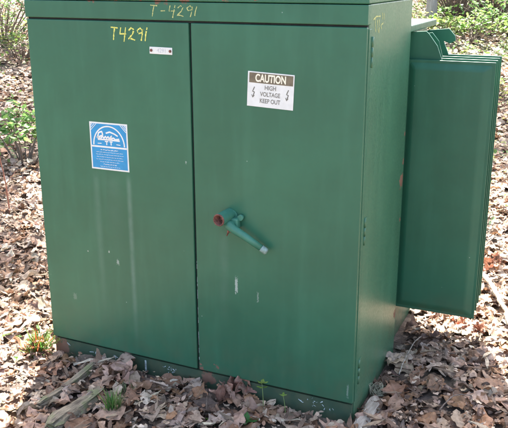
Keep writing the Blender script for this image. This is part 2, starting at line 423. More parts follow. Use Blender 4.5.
# carcass: side walls, back, floor lip, front frame behind the doors
bm = bmesh.new()
bm_box(bm, -W, 0, .0225, D, 0.0, HT, .004)
body = obj('body', bm, M_body, cab)
# recessed sill under the doors with peeled flecks of paint
bm = bmesh.new(); bm_box(bm, -W+.004, -.004, .006, .020, -.02, H0-.008, .002)
for v_ in bm.verts:
    if v_.co.z > 0: v_.co.z = H0-.008
bmesh.ops.subdivide_edges(bm, edges=[e for e in bm.edges if abs(e.verts[0].co.x-e.verts[1].co.x) > .5], cuts=16)
for v_ in bm.verts:
    if v_.co.z > 0: v_.co.z += sag(v_.co.x)
def chips(cx_, cz_, n, sp, s=.006):
    for _ in range(n):
        x = cx_+random.gauss(0, sp); z = min(H0-.014, max(.004, cz_+random.gauss(0, sp*.35)))
        a = random.uniform(0, 3.14); l = random.uniform(.6, 1.9)*s; w_ = random.uniform(.15, .5)*s
        q = []
        for k in range(7):
            t = 2*math.pi*k/7; rr = random.uniform(.6, 1.2)
            q.append(bm.verts.new((x+(math.cos(t)*l*math.cos(a)-math.sin(t)*w_*math.sin(a))*rr, .0048+random.uniform(-.0006, .0004), z+(math.cos(t)*l*math.sin(a)+math.sin(t)*w_*math.cos(a))*rr)))
        f = bm.faces.new(q)
        if f.normal.y > 0: f.normal_flip()
        f.material_index = 1
chips(-1.13, .045, 3, .012, .009); chips(-1.03, .055, 4, .010, .007); chips(-.80, .055, 10, .022, .005); chips(-.16, .045, 12, .025, .005); chips(-.10, .03, 5, .015, .004); chips(-1.26, .06, 1, .01, .007)
bm_box(bm, -.893, -.886, .0035, .0060, .012, H0-.012, 0)
for f in list(bm.faces)[-6:]: f.material_index = 1
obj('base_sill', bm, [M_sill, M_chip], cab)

def make_door(x0, x1, hinge_x, side):
    bm = bmesh.new()
    ed = .0015
    bm_box(bm, x0, x1, 0.0, .020, H0, HS-.0038, .0045, 3)
    # rolled return around the outer corner
    if side > 0: bm_box(bm, x1-.004, x1+.003, .018, .050, H0+.002, HS-.01, .002)
    else: bm_box(bm, x0-.003, x0+.004, .018, .050, H0+.002, HS-.01, .002)
    for v_ in bm.verts:
        if v_.co.z < H0+.03: v_.co.z += sag(v_.co.x)
    d = obj('door', bm, M_door, cab)
    for z in (HS-.085, .735, .19):
        bm = bmesh.new(); hx = hinge_x
        s = 1 if side > 0 else -1
        bm_box(bm, hx+.0015*s-.0018, hx+.0015*s+.0018, .052, .085, z-.045, z+.045, .0015)
        bm_tube(bm, [(hx+.0035*s, .051, z-.05), (hx+.0035*s, .051, z-.017)], .0045, 10)
        bm_tube(bm, [(hx+.0035*s, .051, z-.015), (hx+.0035*s, .051, z+.015)], .0052, 10)
        bm_tube(bm, [(hx+.0035*s, .051, z+.017), (hx+.0035*s, .051, z+.05)], .0052, 10)
        obj('hinge', bm, M_body, d)
    return d
door_l = make_door(-W, XG-.005, -W, -1)
door_r = make_door(XG+.004, 0, 0, 1)
door_l['label'] = 'left door with blue sticker, number plate and painted number'
door_r['label'] = 'right door with caution sign and lever handle'
# black strips that paint in the shade of the door gap and under the lid
box('lid_gap_shade', M_black, cab, -W+.002, -.002, .010, .0222, HS-.0052, HS+.0028)
box('door_gap_shade', M_black, cab, XG-.0045, XG+.0035, .012, .0222, H0, HS-.010)
# scratched pale edge along the gap (bare primer where the doors rub)
bm = bmesh.new()
for i in range(22):
    z = random.uniform(.10, .55); l = random.uniform(.004, .03); x = XG+.0050
    bm.faces.new([bm.verts.new(v) for v in ((x, -.0004, z), (x+random.uniform(.0006, .0016), -.0004, z+.002), (x+.0010, -.0004, z+l), (x, -.0004, z+l))])
obj('scuffed_edge', bm, M_chip, door_r)

# lid: downturned rim, rolled top with overhang
bm = bmesh.new()
bm_box(bm, -W-.0025, .0025, -.003, .034, HS+.003, HT-.001, .003)
obj('lid', bm, M_lid, cab)
lid = cab.children[-1]
bm = bmesh.new()
bm_box(bm, -W-.005, .005, -.006, D+.001, HT+.0015, HT+.020, .005, 3)
v = [bm.verts.new(p) for p in ((-W-.005, -.006, HT+.0195), (.005, -.006, HT+.0195), (.005, D, HT+.0195), (-W-.005, D, HT+.0195), (-W-.005, D*.5, HT+.036), (.005, D*.5, HT+.036))]
for q in ((0, 1, 5, 4), (4, 5, 2, 3), (0, 4, 3), (1, 2, 5)): bm.faces.new([v[i] for i in q])
obj('lid_cap', bm, M_lid, lid)

# rear tank, its lid, radiators
TB = 1.08
bm = bmesh.new(); bm_box(bm, -W+.03, -.035, D+.002, TB, -.02, 1.375, .012)
for x in (-W+.25, -W+.6, -W+.95): bm_box(bm, x, x+.012, TB-.001, TB+.03, .1, 1.3, .002)
obj('tank', bm, M_rad, cab)
box('tank_lid', M_rad, cab, -W+.0, -.003, D+.006, TB+.03, 1.376, 1.402, .004)
for k in range(4):
    y = .668+.088*k
    bm = bmesh.new()
    x0, x1, z0, z1 = -.022, .320-.004*k, .198, 1.268
    bm_box(bm, x0, x1, y+.006, y+.0105, z0, z1, .0018)
    # pressed hollow panel standing proud of its welded rim
    for (ya, yb, s) in ((y+.0058, y-.003, -1), (y+.0107, y+.0195, 1)):
        ou = [(x0+.010, z0+.012), (x1-.012, z0+.012), (x1-.012, z1-.012), (x0+.010, z1-.012)]
        inn = [(x0+.030, z0+.034), (x1-.042, z0+.034), (x1-.042, z1-.034), (x0+.030, z1-.034)]
        a = [bm.verts.new((p[0], ya, p[1])) for p in ou]; c_ = [bm.verts.new((p[0], yb, p[1])) for p in inn]
        fs = [bm.faces.new(c_)]
        for i in range(4): fs.append(bm.faces.new((a[i], a[(i+1) % 4], c_[(i+1) % 4], c_[i])))
        es = [e for e in fs[0].edges]
        es += [e for f in fs[1:] for e in f.edges if (e.verts[0] in a) != (e.verts[1] in a)]
        bmesh.ops.bevel(bm, geom=list(set(es)), offset=.007, segments=4, affect='EDGES', profile=.5)
    bmesh.ops.recalc_face_normals(bm, faces=bm.faces)
    rp = obj('radiator_plate', bm, M_rad, cab, smooth_=False)
# header manifolds that join the plates to the tank
for z in (.27, 1.19):
    bm = bmesh.new(); bm_tube(bm, [(-.0, .679, z), (-.0, .935, z)], .030, 16); bm_tube(bm, [(-.04, .80, z), (.0, .80, z)], .028, 14)
    obj('radiator_header', bm, M_rad, cab)
def chamfer(poly, y0, y1, name):
    bm = bmesh.new(); bm_plate(bm, poly, y0, y1)
    bmesh.ops.bevel(bm, geom=bm.edges[:], offset=.0012, segments=1, affect='EDGES')
    return obj(name, bm, M_rad, cab)
chamfer([(-.036, 1.268), (-.036, 1.372), (.040, 1.378), (.052, 1.368), (.088, 1.322), (.112, 1.262), (.050, 1.262)], .694, .702, 'lifting_lug')
chamfer([(-.036, 1.262), (-.036, 1.350), (.000, 1.366), (.085, 1.374), (.112, 1.345), (.116, 1.325), (.092, 1.312), (.066, 1.322), (.092, 1.262)], .935, .944, 'lifting_lug')
chamfer([(-.036, 1.262), (-.036, 1.350), (.040, 1.365), (.070, 1.33), (.090, 1.262)], .815, .822, 'lifting_lug')

# lever handle and lock shroud on the right door
hd = bmesh.new()
hx, hz = -.487, .742
bm_tube(hd, [(hx, .001, hz), (hx, -.006, hz)], .030, 20)
bm_tube(hd, [(hx+.014, -.002, hz-.016), (hx+.014, -.038, hz-.018), (hx+.012, -.050, hz-.016), ], [.014, .014, .010], 14)
bm_tube(hd, [(hx-.003, -.040, hz-.006), (hx+.012, -.044, hz-.017), (hx+.030, -.044, hz-.030), (hx+.075, -.038, hz-.055), (hx+.134, -.030, hz-.092)], [.012, .018, .0155, .0140, .0120], 14)
bm_box(hd, hx+.002, hx+.040, -.030, -.001, hz-.036, hz+.004, .006)
bm_tube(hd, [(hx+.044, -.001, hz+.006), (hx+.044, -.018, hz+.006)], .011, 12)
obj('handle', hd, M_hand, door_r)
hnd = door_r.children[-1]
bm = bmesh.new(); bm_tube(bm, [(hx+.1345, -.0299, hz-.0923), (hx+.152, -.028, hz-.104), (hx+.156, -.0275, hz-.1065)], [.0128, .0126, .008], 14)
obj('worn_tip', bm, M_tip, hnd)
bm = bmesh.new()   # open pipe that shrouds the security bolt
sg = 22; cen = Vector((hx-.004, 0, hz+.010)); dirv = Vector((-.10, -1, -.02)).normalized(); ax = Vector((1, -.10, 0)).normalized(); az = dirv.cross(ax)
rings = [(0.0, .0235), (.078, .0235), (.082, .0215), (.0815, .0185), (.025, .0185)]
rr = [[bm.verts.new(cen+dirv*t+(ax*math.cos(2*math.pi*k/sg)+az*math.sin(2*math.pi*k/sg))*r) for k in range(sg)] for t, r in rings]
for i in range(len(rr)-1):
    for k in range(sg):
        f = bm.faces.new((rr[i][k], rr[i][(k+1) % sg], rr[i+1][(k+1) % sg], rr[i+1][k])); f.smooth = True; f.material_index = 1 if i >= 1 else 0
f = bm.faces.new(rr[-1]); f.material_index = 1
bmesh.ops.recalc_face_normals(bm, faces=bm.faces)
obj('lock_shroud', bm, [M_hand, M_rust], door_r)
shr = door_r.children[-1]
bm = bmesh.new(); bm_tube(bm, [cen+dirv*.012, cen+dirv*.055], .009, 6); obj('bolt', bm, M_rust, shr)
bm = bmesh.new(); bm_tube(bm, [(hx+.004, -.030, hz-.030), (hx+.002, -.030, hz-.050), (hx-.006, -.026, hz-.066)], [.005, .004, .002], 7); bm_tube(bm, [(hx+.012, -.034, hz-.028), (hx+.013, -.034, hz-.048)], .003, 6)
obj('padlock_tab', bm, M_rust, door_r)

# caution sign (slightly crooked)
def tilted(name, mats, parent, x, z, rot, bm, y=0.0):
    bmesh.ops.rotate(bm, cent=(0, 0, 0), matrix=Matrix.Rotation(rot, 3, 'Y'), verts=bm.verts)
    bmesh.ops.translate(bm, vec=(x, y, z), verts=bm.verts)
    return obj(name, bm, mats, parent)
sxc, szc, srot = -.332, 1.214, R(2.3)
sw, sh = .172, .120
bm = bmesh.new(); bm_box(bm, -sw/2, sw/2, -.0018, 0, -sh/2, sh/2, .0004, 1)
sign = tilted('caution_sign', [M_white], door_r, sxc, szc, srot, bm)
bm = bmesh.new(); bm_box(bm, -sw/2+.006, sw/2-.004, -.0024, -.0018, .022, sh/2-.004)
tilted('sign_band', [M_olive], sign, sxc, szc, srot, bm)
bm = bmesh.new(); bm_text(bm, 'CAUTION', .036, 0, -.0028, .038, sx=.70, bold=.0011)
tilted('lettering', [M_cream], sign, sxc, szc, srot, bm)
bm = bmesh.new()
bm_text(bm, 'HIGH', .021, 0, -.0022, .007, .85, .0004); bm_text(bm, 'VOLTAGE', .021, 0, -.0022, -.0155, .8, .0004); bm_text(bm, 'KEEP OUT', .021, 0, -.0022, -.0385, .8, .0004)
for s in (-1, 1):   # the two lightning bolts
    stroke(bm, [(s*.063+.004, .008), (s*.063-.003, -.008), (s*.063+.004, -.010), (s*.063-.002, -.028)], .0036, off=-.0022)
    stroke(bm, [(s*.063-.006, -.019), (s*.063-.002, -.029), (s*.063+.004, -.021)], .0026, off=-.0023)
tilted('lettering', [M_ink], sign, sxc, szc, srot, bm)

# blue sticker
bx0, bz0 = -1.0045, .960; bw, bh = .172, .186
bm = bmesh.new(); bm_box(bm, -bw/2, bw/2, -.0008, 0, -bh/2, bh/2)
st = tilted('blue_sticker', [M_white], door_l, bx0, bz0, R(0), bm)
bm = bmesh.new(); e = .006; top_d = .004
bm_box(bm, -bw/2+e, bw/2-e, -.0012, -.0008, -bh/2+e, bh/2-e)
tilted('sticker_field', [M_blue], st, bx0, bz0, 0, bm)
bm = bmesh.new()
arc = [(math.cos(t)*.070, .004+math.sin(t)*.075) for t in np.linspace(0, math.pi, 25)]
stroke(bm, arc, .0052, off=-.0014)
stroke(bm, [(-bw/2+e, -.002), (bw/2-e, -.002)], .0065, off=-.0015)
# script word under the arch, hand-lettered
scr = [[(-.052, .030), (-.045, .052), (-.030, .058), (-.026, .044), (-.044, .036), (-.054, .034), (-.036, .030), (-.028, .040), (-.022, .032), (-.014, .040), (-.010, .032), (-.002, .040), (.002, .030), (.014, .044), (.008, .030), (.022, .036), (.030, .030), (.048, .033)],
       [(-.012, .052), (.006, .058), (.026, .052), (.042, .044)], [(-.050, .026), (-.010, .027), (.050, .026)]]
for s_ in scr: stroke(bm, s_, .0058, off=-.0014)
for (x, z, w_) in ((-.010, .014, .016), (.010, .014, .014)):
    stroke(bm, [(x-w_/2, z+.006), (x+w_/2, z+.006)], .0045, off=-.0014); stroke(bm, [(x, z+.006), (x, z-.008)], .0048, off=-.00145)
stroke(bm, [(-.052, .010), (-.034, .011)], .003, off=-.0014); stroke(bm, [(.034, .011), (.052, .010)], .003, off=-.0014)
for i in range(5):   # hatched corners
    o_ = .004*i*2.2
    if o_ < .034:
        stroke(bm, [(-bw/2+e+o_, bh/2-e), (-bw/2+e, bh/2-e-o_)] if o_ else [(-bw/2+e, bh/2-e-.001), (-bw/2+e+.004, bh/2-e-.001)], .0022, off=-.0014)
        stroke(bm, [(bw/2-e-o_, bh/2-e), (bw/2-e, bh/2-e-o_)] if o_ else [(bw/2-e, bh/2-e-.001), (bw/2-e-.004, bh/2-e-.001)], .0026, off=-.0014)
for i, (l, w_) in enumerate([(.040, .0028), (.060, .0018), (.062, .0018), (.060, .0018), (.062, .0018), (.045, .0018), (.030, .0026), (.045, .0018)]):
    z = -.014-.0095*i; x = -l
    while x < l:
        d_ = random.uniform(.005, .013); q = [(x, z)]; xx = x
        while xx < min(l, x+d_): xx += .0012; q.append((xx, z+random.uniform(-.5, .5)*w_*1.3))
        stroke(bm, q, w_*.62, off=-.0014); x += d_+.0028
tilted('lettering', [M_white], st, bx0, bz0, 0, bm)

# small white number plate with two screws
pxc, pzc = -.759, 1.3325
bm = bmesh.new(); bm_box(bm, -.047, .047, -.0022, 0, -.0125, .0125, .001, 1)
plate = tilted('number_plate', [M_white], door_l, pxc, pzc, R(.8), bm)
bm = bmesh.new()
bm.free()
for s in (-1, 1):
    bm = bmesh.new(); bm_tube(bm, [(s*.039, -.0020, 0), (s*.039, -.0048, 0)], .0052, 10)
    tilted('screw', [M_rust], plate, pxc, pzc, R(.8), bm)
bm = bmesh.new(); bm_text(bm, '4291', .021, .004, -.0026, 0, .95)
tilted('lettering', [M_inkgrey], plate, pxc, pzc, R(.8), bm)

# hand-painted numbers in yellow
def handwrite(name, parent, glyphs, x, z, s, w, mat, off, axis='y', rnd=.35, sl=0, gap=.1, sz=1):
    bm = bmesh.new()
    for gx, strokes in glyphs:
        for st_ in strokes: stroke(bm, [(x+(gx+a+sl*b_)*s, z+b_*s*sz) for a, b_ in st_], w, axis=axis, off=off, rnd=rnd, gap=gap)
    return obj(name, bm, mat, parent)
G_T = [[(0, 1.0), (.55, .95)], [(.30, .98), (.25, .5), (.24, 0)]]
G_4 = [[(.05, 1), (0, .50), (.48, .52)], [(.42, 1.02), (.38, .45), (.34, -.10)]]
G_2 = [[(0, .78), (.18, 1), (.40, .85), (.30, .5), (0, .12), (.22, .16), (.52, .05)]]
G_9 = [[(.42, .80), (.22, 1), (0, .80), (.12, .56), (.38, .66), (.42, .92), (.40, .5), (.34, .02)]]
G_1 = [[(.10, 1.05), (.02, .5), (0, .0)]]
G_D = [[(0, .5), (.34, .52)]]
handwrite('painted_number', door_l, [(0, G_T), (.72, G_4), (1.38, G_2), (2.02, G_9), (2.66, G_1)], -.972, 1.364, .056, .0044, M_yellow, -.0007, rnd=.45, gap=.02, sz=.82, sl=.08)
handwrite('painted_number', lid, [(0, G_T), (.85, G_D), (1.5, G_4), (2.15, G_2), (2.85, G_9), (3.5, G_1)], -.800, 1.452, .052, .0032, M_yellow_old, -.0036, rnd=.5, sl=.12, gap=.06, sz=.74)
# scrawl on the lid's side
bm = bmesh.new()
for st_ in ([(.062, 1.452), (.100, 1.462), (.150, 1.460)], [(.088, 1.458), (.092, 1.435), (.100, 1.412)], [(.112, 1.450), (.122, 1.425), (.134, 1.408)], [(.134, 1.452), (.140, 1.430), (.144, 1.406)], [(.176, 1.470), (.180, 1.448)], [(.196, 1.468), (.202, 1.446)], [(.190, 1.436), (.160, 1.430), (.170, 1.418)]):
    stroke(bm, st_, .0045, axis='x', off=.0006, rnd=.5, gap=.05)
for v_ in bm.verts:
    pass
obj('painted_number', bm, M_yellow_old, body)

# ------------------------------------------------------------------ plants
BL = [leaf_template('blade', 7, 2, s) for s in (31, 32, 33)]
GL = [leaf_template('oval', 7, 4, s) for s in (41, 42, 43)]
def blade_tuft(name, label, loc, n, h, spread, cols, wts, group=None, leafy=0, cat='grass tuft', lean=.5):
    root = thing(name, label, cat, loc, 0, group)
    lv = Leaves()
    for i in range(n):
        t = leaf_template('blade', 8, 2, 500+i)
        V = t[0].copy(); V[:, 1] += .5; s = h*random.uniform(.55, 1.15)
        # stand up and arch outwards
        a = random.uniform(0, 6.283); le = random.uniform(.05, 1.0)*lean
        y = V[:, 1]; x = V[:, 0]*.42
        X = x*.5; Y = np.sin(le*y*1.6)/1.6/max(le, .05)*le*y*1.0; Z = y*np.cos(le*y*.9)
        VV = np.column_stack([X, Y, Z])
        r0 = random.uniform(0, spread); b0 = random.uniform(0, 6.283)
        lv.add((VV, t[1], t[2]), np.array([[r0*math.cos(b0), r0*math.sin(b0), -.01]]), np.array([a]), np.array([0.0]), np.array([0.0]), np.array([s]), palette(cols, wts, 1))
    lv.build('blade', M_grass, root)['kind'] = 'stuff'
    if leafy:
        lf = Leaves(); m_ = leafy
        p = np.column_stack([rng.normal(0, spread*1.1, m_), rng.normal(0, spread*1.1, m_), rng.uniform(.01, h*.75, m_)])
        lf.add_mixed(GL, p, rng.uniform(0, 6.28, m_), np.abs(rng.normal(.3, .5, m_)), rng.uniform(0, 6.28, m_), rng.uniform(.02, .042, m_), palette([(.07, .15, .03), (.26, .07, .03), (.16, .17, .035)], [4, 3, 2], m_))
        lf.build('leaf', M_green, root)['kind'] = 'stuff'
    return root
GC = [(.055, .14, .030), (.09, .20, .05), (.16, .24, .06), (.26, .27, .11)]
p = px2g(38, 358); blade_tuft('grass_tuft', 'small sunlit yellow-green and reddish weed tuft beside the left end of the cabinet', p, 150, .14, .045, [(.06, .15, .025), (.13, .19, .035), (.26, .075, .025), (.10, .17, .03)], [4, 3, 2, 2], leafy=60, cat='weed', lean=1.0)
p = px2g(113, 418); blade_tuft('grass_tuft', 'fine green grass tuft beside the rotten boards in front of the left door', p, 130, .115, .026, GC, [3, 4, 2, 1], lean=.7)
p = px2g(126, 398); blade_tuft('grass_tuft', 'thin greyish grass sprig behind the bigger tuft near the boards', p, 60, .08, .03, [(.16, .21, .10), (.28, .28, .17)], [1, 1], lean=1.0)
def seedling(label, loc, h, pairs, size, cols, lean=(0, 0), group=None, cat='seedling'):
    root = thing('seedling', label, cat, loc, 0, group)
    bm = bmesh.new(); pts = [Vector((lean[0]*t*t, lean[1]*t*t, h*t-.02*(t == 0))) for t in (0, .25, .5, .75, 1)]
    bm_tube(bm, pts, [.0022, .002, .0017, .0013, .0008], 6); obj('stem', bm, M_stem, root, True)
    for i in range(pairs):
        t = 1-.30*i/max(1, pairs); c0 = Vector((lean[0]*t*t, lean[1]*t*t, h*t))
        k = 4 if i == 0 else 2
        for j in range(k):
            a = 6.283*j/k+i*1.4+random.uniform(-.3, .3); s = size*random.uniform(.75, 1.1)
            lv = Leaves(); T = leaf_template('oval', 7, 4, 60+i*5+j); V = T[0].copy(); V[:, 1] += .52; V[:, 2] *= .5
            lv.add((V, T[1], T[2]), np.array([[c0.x, c0.y, c0.z]]), np.array([a]), np.array([random.uniform(.1, .6)]), np.array([a]), np.array([s]), palette(cols, [1]*len(cols), 1))
            lv.build('leaf', M_green, root)
    return root
M_stem = plain('green_stem', (.16, .22, .07), .6, .2)
YG = [(.17, .27, .045), (.22, .33, .07)]
p = px2g(263, 413); seedling('tall thin seedling with yellow-green top leaves before the right door', p, .125, 2, .026, YG, (-.006, .0))
p = px2g(285, 420); seedling('shorter seedling to the right of the tall thin seedling', p, .095, 1, .021, YG, (-.01, 0))
p = px2g(246, 427); seedling('broad dark green leafed sprout at the bottom edge of the view', p, .022, 1, .05, [(.06, .22, .05)])
p = px2g(214, 427); seedling('bright green little sprout left of the broad leafed one', p, .018, 1, .035, [(.13, .27, .05)])
p = px2g(486, 402); seedling('single tiny green sprout in the shaded leaves right of the cabinet', p, .015, 1, .028, [(.10, .25, .10)])

# rotten boards and wood pieces: irregular split timbers
def split_wood(name, label, a, b, wid, thick, mat, cat='rotten board', seed=0, lift=.02, n=26, m_=8):
    r = random.Random(seed); a = Vector(a); b = Vector(b)
    mid = (a+b)/2; d = (b-a); ln = d.length; rz = math.atan2(d.y, d.x)
    bm = bmesh.new(); rings = []
    for i in range(n+1):
        t = i/n; x = -ln/2+ln*t
        e = 1-.55*smooth((t-.86)/.14)-.5*smooth((.10-t)/.10)
        ring = []
        for k in range(m_*2):
            an = 2*math.pi*k/(m_*2)
            cx_ = math.copysign(abs(math.cos(an))**.55, math.cos(an)); cz_ = math.copysign(abs(math.sin(an))**.55, math.sin(an))
            nz = mnoise.noise(Vector((x*6, k*1.7, seed)))*.28+mnoise.noise(Vector((x*30, k*2.3, seed+4)))*.16
            groove = -.16 if k % 5 == 2 else 0
            s = (1+nz+groove)*e
            ring.append(bm.verts.new((x+mnoise.noise(Vector((k*2.1, t*2, seed)))*.03, cx_*wid/2*s, cz_*thick/2*s+.01*math.sin(t*4+seed))))
        rings.append(ring)
    for i in range(n):
        for k in range(m_*2): bm.faces.new((rings[i][k], rings[i+1][k], rings[i+1][(k+1) % (m_*2)], rings[i][(k+1) % (m_*2)]))
    bm.faces.new(rings[0]); bm.faces.new(rings[-1][::-1]); bmesh.ops.recalc_face_normals(bm, faces=bm.faces)
    o = obj(name, bm, mat); o.location = (mid.x, mid.y, (gh(a.x, a.y)+gh(b.x, b.y))/2+lift); o.rotation_euler = (r.uniform(-.2, .2), 0, rz)
    tag(o, label, cat); return o
M_rotx = bark('rotten_board_wood', (.06, .042, .028), (.34, .28, .19), 26, 1, moss=(.15, .17, .07))
for mt in (M_rotx, M_palewood):   # grain runs along the board's own x axis
    for nd in mt.node_tree.nodes:
        if nd.type == 'MAPPING': nd.inputs['Scale'].default_value = (.10, 1, 1)
split_wood('rotten_board', 'narrow grey rotten board pointing to the cabinet, upper of the two boards', px2w(40, 418), px2w(101, 373), .035, .03, M_rotx, seed=3, lift=.036)
split_wood('rotten_board', 'wide mossy rotten board at the bottom left, lower of the two boards', px2w(52, 440), px2w(101, 399), .075, .045, M_rotx, seed=8, lift=.036)
split_wood('wood_chunk', 'pale weathered wood chunk against the right front corner of the cabinet', px2w(356, 436), px2w(379, 402), .055, .05, M_palewood, 'wood piece', seed=5, lift=.012, n=16)

# curved fallen branch at the right and a few twigs
def branch(name, label, pts, rad, mat, cat='branch', forks=()):
    P = [Vector(p) for p in pts]; Q = []
    for i in range(len(P)-1):
        p0 = P[max(0, i-1)]; p1 = P[i]; p2 = P[i+1]; p3 = P[min(len(P)-1, i+2)]
        for k in range(5):
            t = k/5; Q.append(.5*((2*p1)+(p2-p0)*t+(2*p0-5*p1+4*p2-p3)*t*t+(3*p1-p0-3*p2+p3)*t**3))
    Q.append(P[-1]); n = len(Q)
    Q = [q+Vector((random.gauss(0, rad*.25), random.gauss(0, rad*.25), 0)) for q in Q]
    bm = bmesh.new(); bm_tube(bm, Q, [rad*(1-.55*i/n)*random.uniform(.88, 1.1) for i in range(n)], 9)
    for i, dx, dy, dz in forks:
        q = Q[i]; bm_tube(bm, [q, q+Vector((dx, dy, dz))*.5+Vector((0, 0, .004)), q+Vector((dx, dy, dz))], [rad*.5, rad*.35, rad*.15], 6)
    base = Q[0].copy()
    bmesh.ops.translate(bm, vec=-base, verts=bm.verts)
    o = obj(name, bm, mat); o.location = base; tag(o, label, cat); return o
def gp(px, py, up=.03): q = px2g(px, py); return (q.x, q.y, q.z+up)
branch('fallen_branch', 'pale curved fallen branch on the sunlit leaves right of the radiators', [gp(474, 284, .06), gp(483, 290, .075), gp(491, 302, .08), gp(499, 318, .08), gp(506, 336, .075), gp(518, 358, .06)], .017, bark('branch_bark', (.13, .10, .075), (.33, .28, .21), 20))
branch('twig', 'thin dark twig lying on the shaded leaves right of the cabinet', [gp(398, 388, .06), gp(404, 372, .06), gp(413, 357, .065), gp(420, 350, .06)], .0028, M_palewood, 'twig', [(6, .03, .01, .01)])
branch('twig', 'short bent twig crossing the leaf litter at the bottom right', [gp(438, 425, .06), gp(452, 414, .065), gp(470, 412, .06)], .003, M_twig, 'twig', [(5, .0, .03, .01)])
branch('twig', 'long straight twig in the lit leaves at the lower left', [gp(2, 392, .05), gp(20, 388, .06), gp(44, 392, .05)], .0028, M_twig, 'twig')
branch('twig', 'dark twig beside the fallen branch on the right', [gp(478, 262, .05), gp(492, 250, .07), gp(507, 247, .06)], .005, M_twig, 'twig', [(5, .05, .05, .02)])
branch('twig', 'reddish upright twig in the lit leaves left of the cabinet', [gp(10, 215, .0), gp(9, 215, .22), gp(5, 215, .45), gp(7, 215, .6)], .006, plain('red_twig', (.30, .12, .07), .7, .3), 'twig', [(5, .08, .02, .1), (9, -.06, .02, .1)])
branch('twig', 'pale diagonal stick lying on the bank at the upper left', [gp(3, 6, .2), gp(14, 16, .25), gp(25, 27, .2)], .02, M_palewood, 'stick')
# little nest of dry grass at the right front corner
root = thing('dry_grass_clump', 'matted greyish dry grass wad at the right front corner of the cabinet', 'dry grass', px2g(377, 399))
bm = bmesh.new()
for i in range(70):
    a = random.uniform(0, 6.28); r_ = random.uniform(.012, .038); h_ = random.uniform(.01, .045); a1 = a+random.uniform(1, 3)
    bm_tube(bm, [(r_*math.cos(a+(a1-a)*t), r_*math.sin(a+(a1-a)*t), .012+h_*math.sin(3.1*t+.2)) for t in (0, .25, .5, .75, 1)], .0008, 4)
obj('stalk', bm, plain('dry_stalk', (.33, .32, .22), .8, .3), root)['kind'] = 'stuff'
# curled rust-brown leaf clusters standing up out of the litter
def clump(label, px, py, n, s, cols, lift=.03):
    q = px2g(px, py); lv = Leaves()
    p_ = np.column_stack([rng.normal(0, s*.7, n), rng.normal(0, s*.7, n), rng.uniform(.02, .02+lift, n)])
    lv.add_mixed([curled_template(70), curled_template(71), T_near[0], T_near[4]], p_, rng.uniform(0, 6.28, n), rng.uniform(.4, 1.5, n), rng.uniform(0, 6.28, n), rng.uniform(.8, 1.3, n)*s*1.5, palette(cols, [1]*len(cols), n))
    o = lv.build('leaf_clump', M_litter); o.location = q; return tag(o, label, 'dry leaves')
clump('rust-brown curled dry leaves bunched under the gap between the doors', 231, 402, 16, .045, [(.30, .15, .10), (.26, .13, .09), (.36, .22, .16)])
clump('dark reddish dry leaf bunch on the sunlit ground beside the radiators', 493, 268, 14, .06, [(.22, .10, .06), (.30, .13, .08)])
clump('tan upright dry leaves leaning on the sill below the left door', 118, 380, 9, .05, [(.42, .27, .19), (.38, .25, .19)], .05)
clump('reddish brown dry leaves in the shade edge below the radiators', 446, 322, 9, .05, [(.36, .14, .08), (.30, .14, .09)])
clump('orange-brown dry leaf pair at the far right shade edge', 470, 335, 6, .05, [(.40, .16, .09), (.34, .15, .09)])

# ------------------------------------------------------------------ undergrowth on the bank
def herb_field(name, label, regions, cols, wts, cat='undergrowth'):
    lv = Leaves()
    for (x0, x1, y0, y1, n, h, s0, s1, per) in regions:
        st_ = np.stack([rng.uniform(x0, x1, n), rng.uniform(y0, y1, n)], 1)
        # patchy: keep the plants where a slow noise is high
        keep = np.array([mnoise.noise(Vector((a*.9, b_*.9, 3.3))) > -.12+rng.normal(0, .12) for a, b_ in st_]); st_ = st_[keep]
        z = gz(st_); k = rng.integers(max(2, per-3), per+4, len(st_))
        P_ = np.repeat(np.column_stack([st_, z]), k, axis=0); m_ = len(P_)
        hh = np.repeat(rng.uniform(.3, 1, len(st_))*h, k)
        P_ = P_+np.column_stack([rng.normal(0, .05, m_), rng.normal(0, .05, m_), .02+hh*rng.random(m_)])
        cc = np.repeat(palette(cols, wts, len(st_)), k, axis=0)*(1+.12*rng.standard_normal((m_, 1)))
        lv.add_mixed(T_far[2:]+T_far[:1], P_, rng.uniform(0, 6.28, m_), np.abs(rng.normal(.3, .45, m_)), rng.uniform(0, 6.28, m_), rng.uniform(s0, s1, m_), np.clip(cc, .01, .7))
    o = lv.build(name, M_green); tag(o, label, cat, kind='stuff'); return o
herb_field('undergrowth', 'low sunlit green and yellowish woodland plants covering the bank behind the cabinet',
           [(1.8, 7.5, 8.0, 16, 2000, .24, .03, .09, 7), (2.0, 9, 13, 22, 1100, .40, .05, .12, 8), (-5, -1.4, 6.6, 13, 260, .18, .03, .07, 6), (-9, -3.5, 11, 22, 500, .4, .06, .13, 8), (1.2, 2.6, 4.6, 8, 130, .14, .03, .06, 5)],
           [(.10, .18, .045), (.15, .24, .06), (.26, .29, .10), (.40, .36, .22), (.07, .12, .04), (.34, .24, .15)], [3, 3, 3, 3, 2, 2])
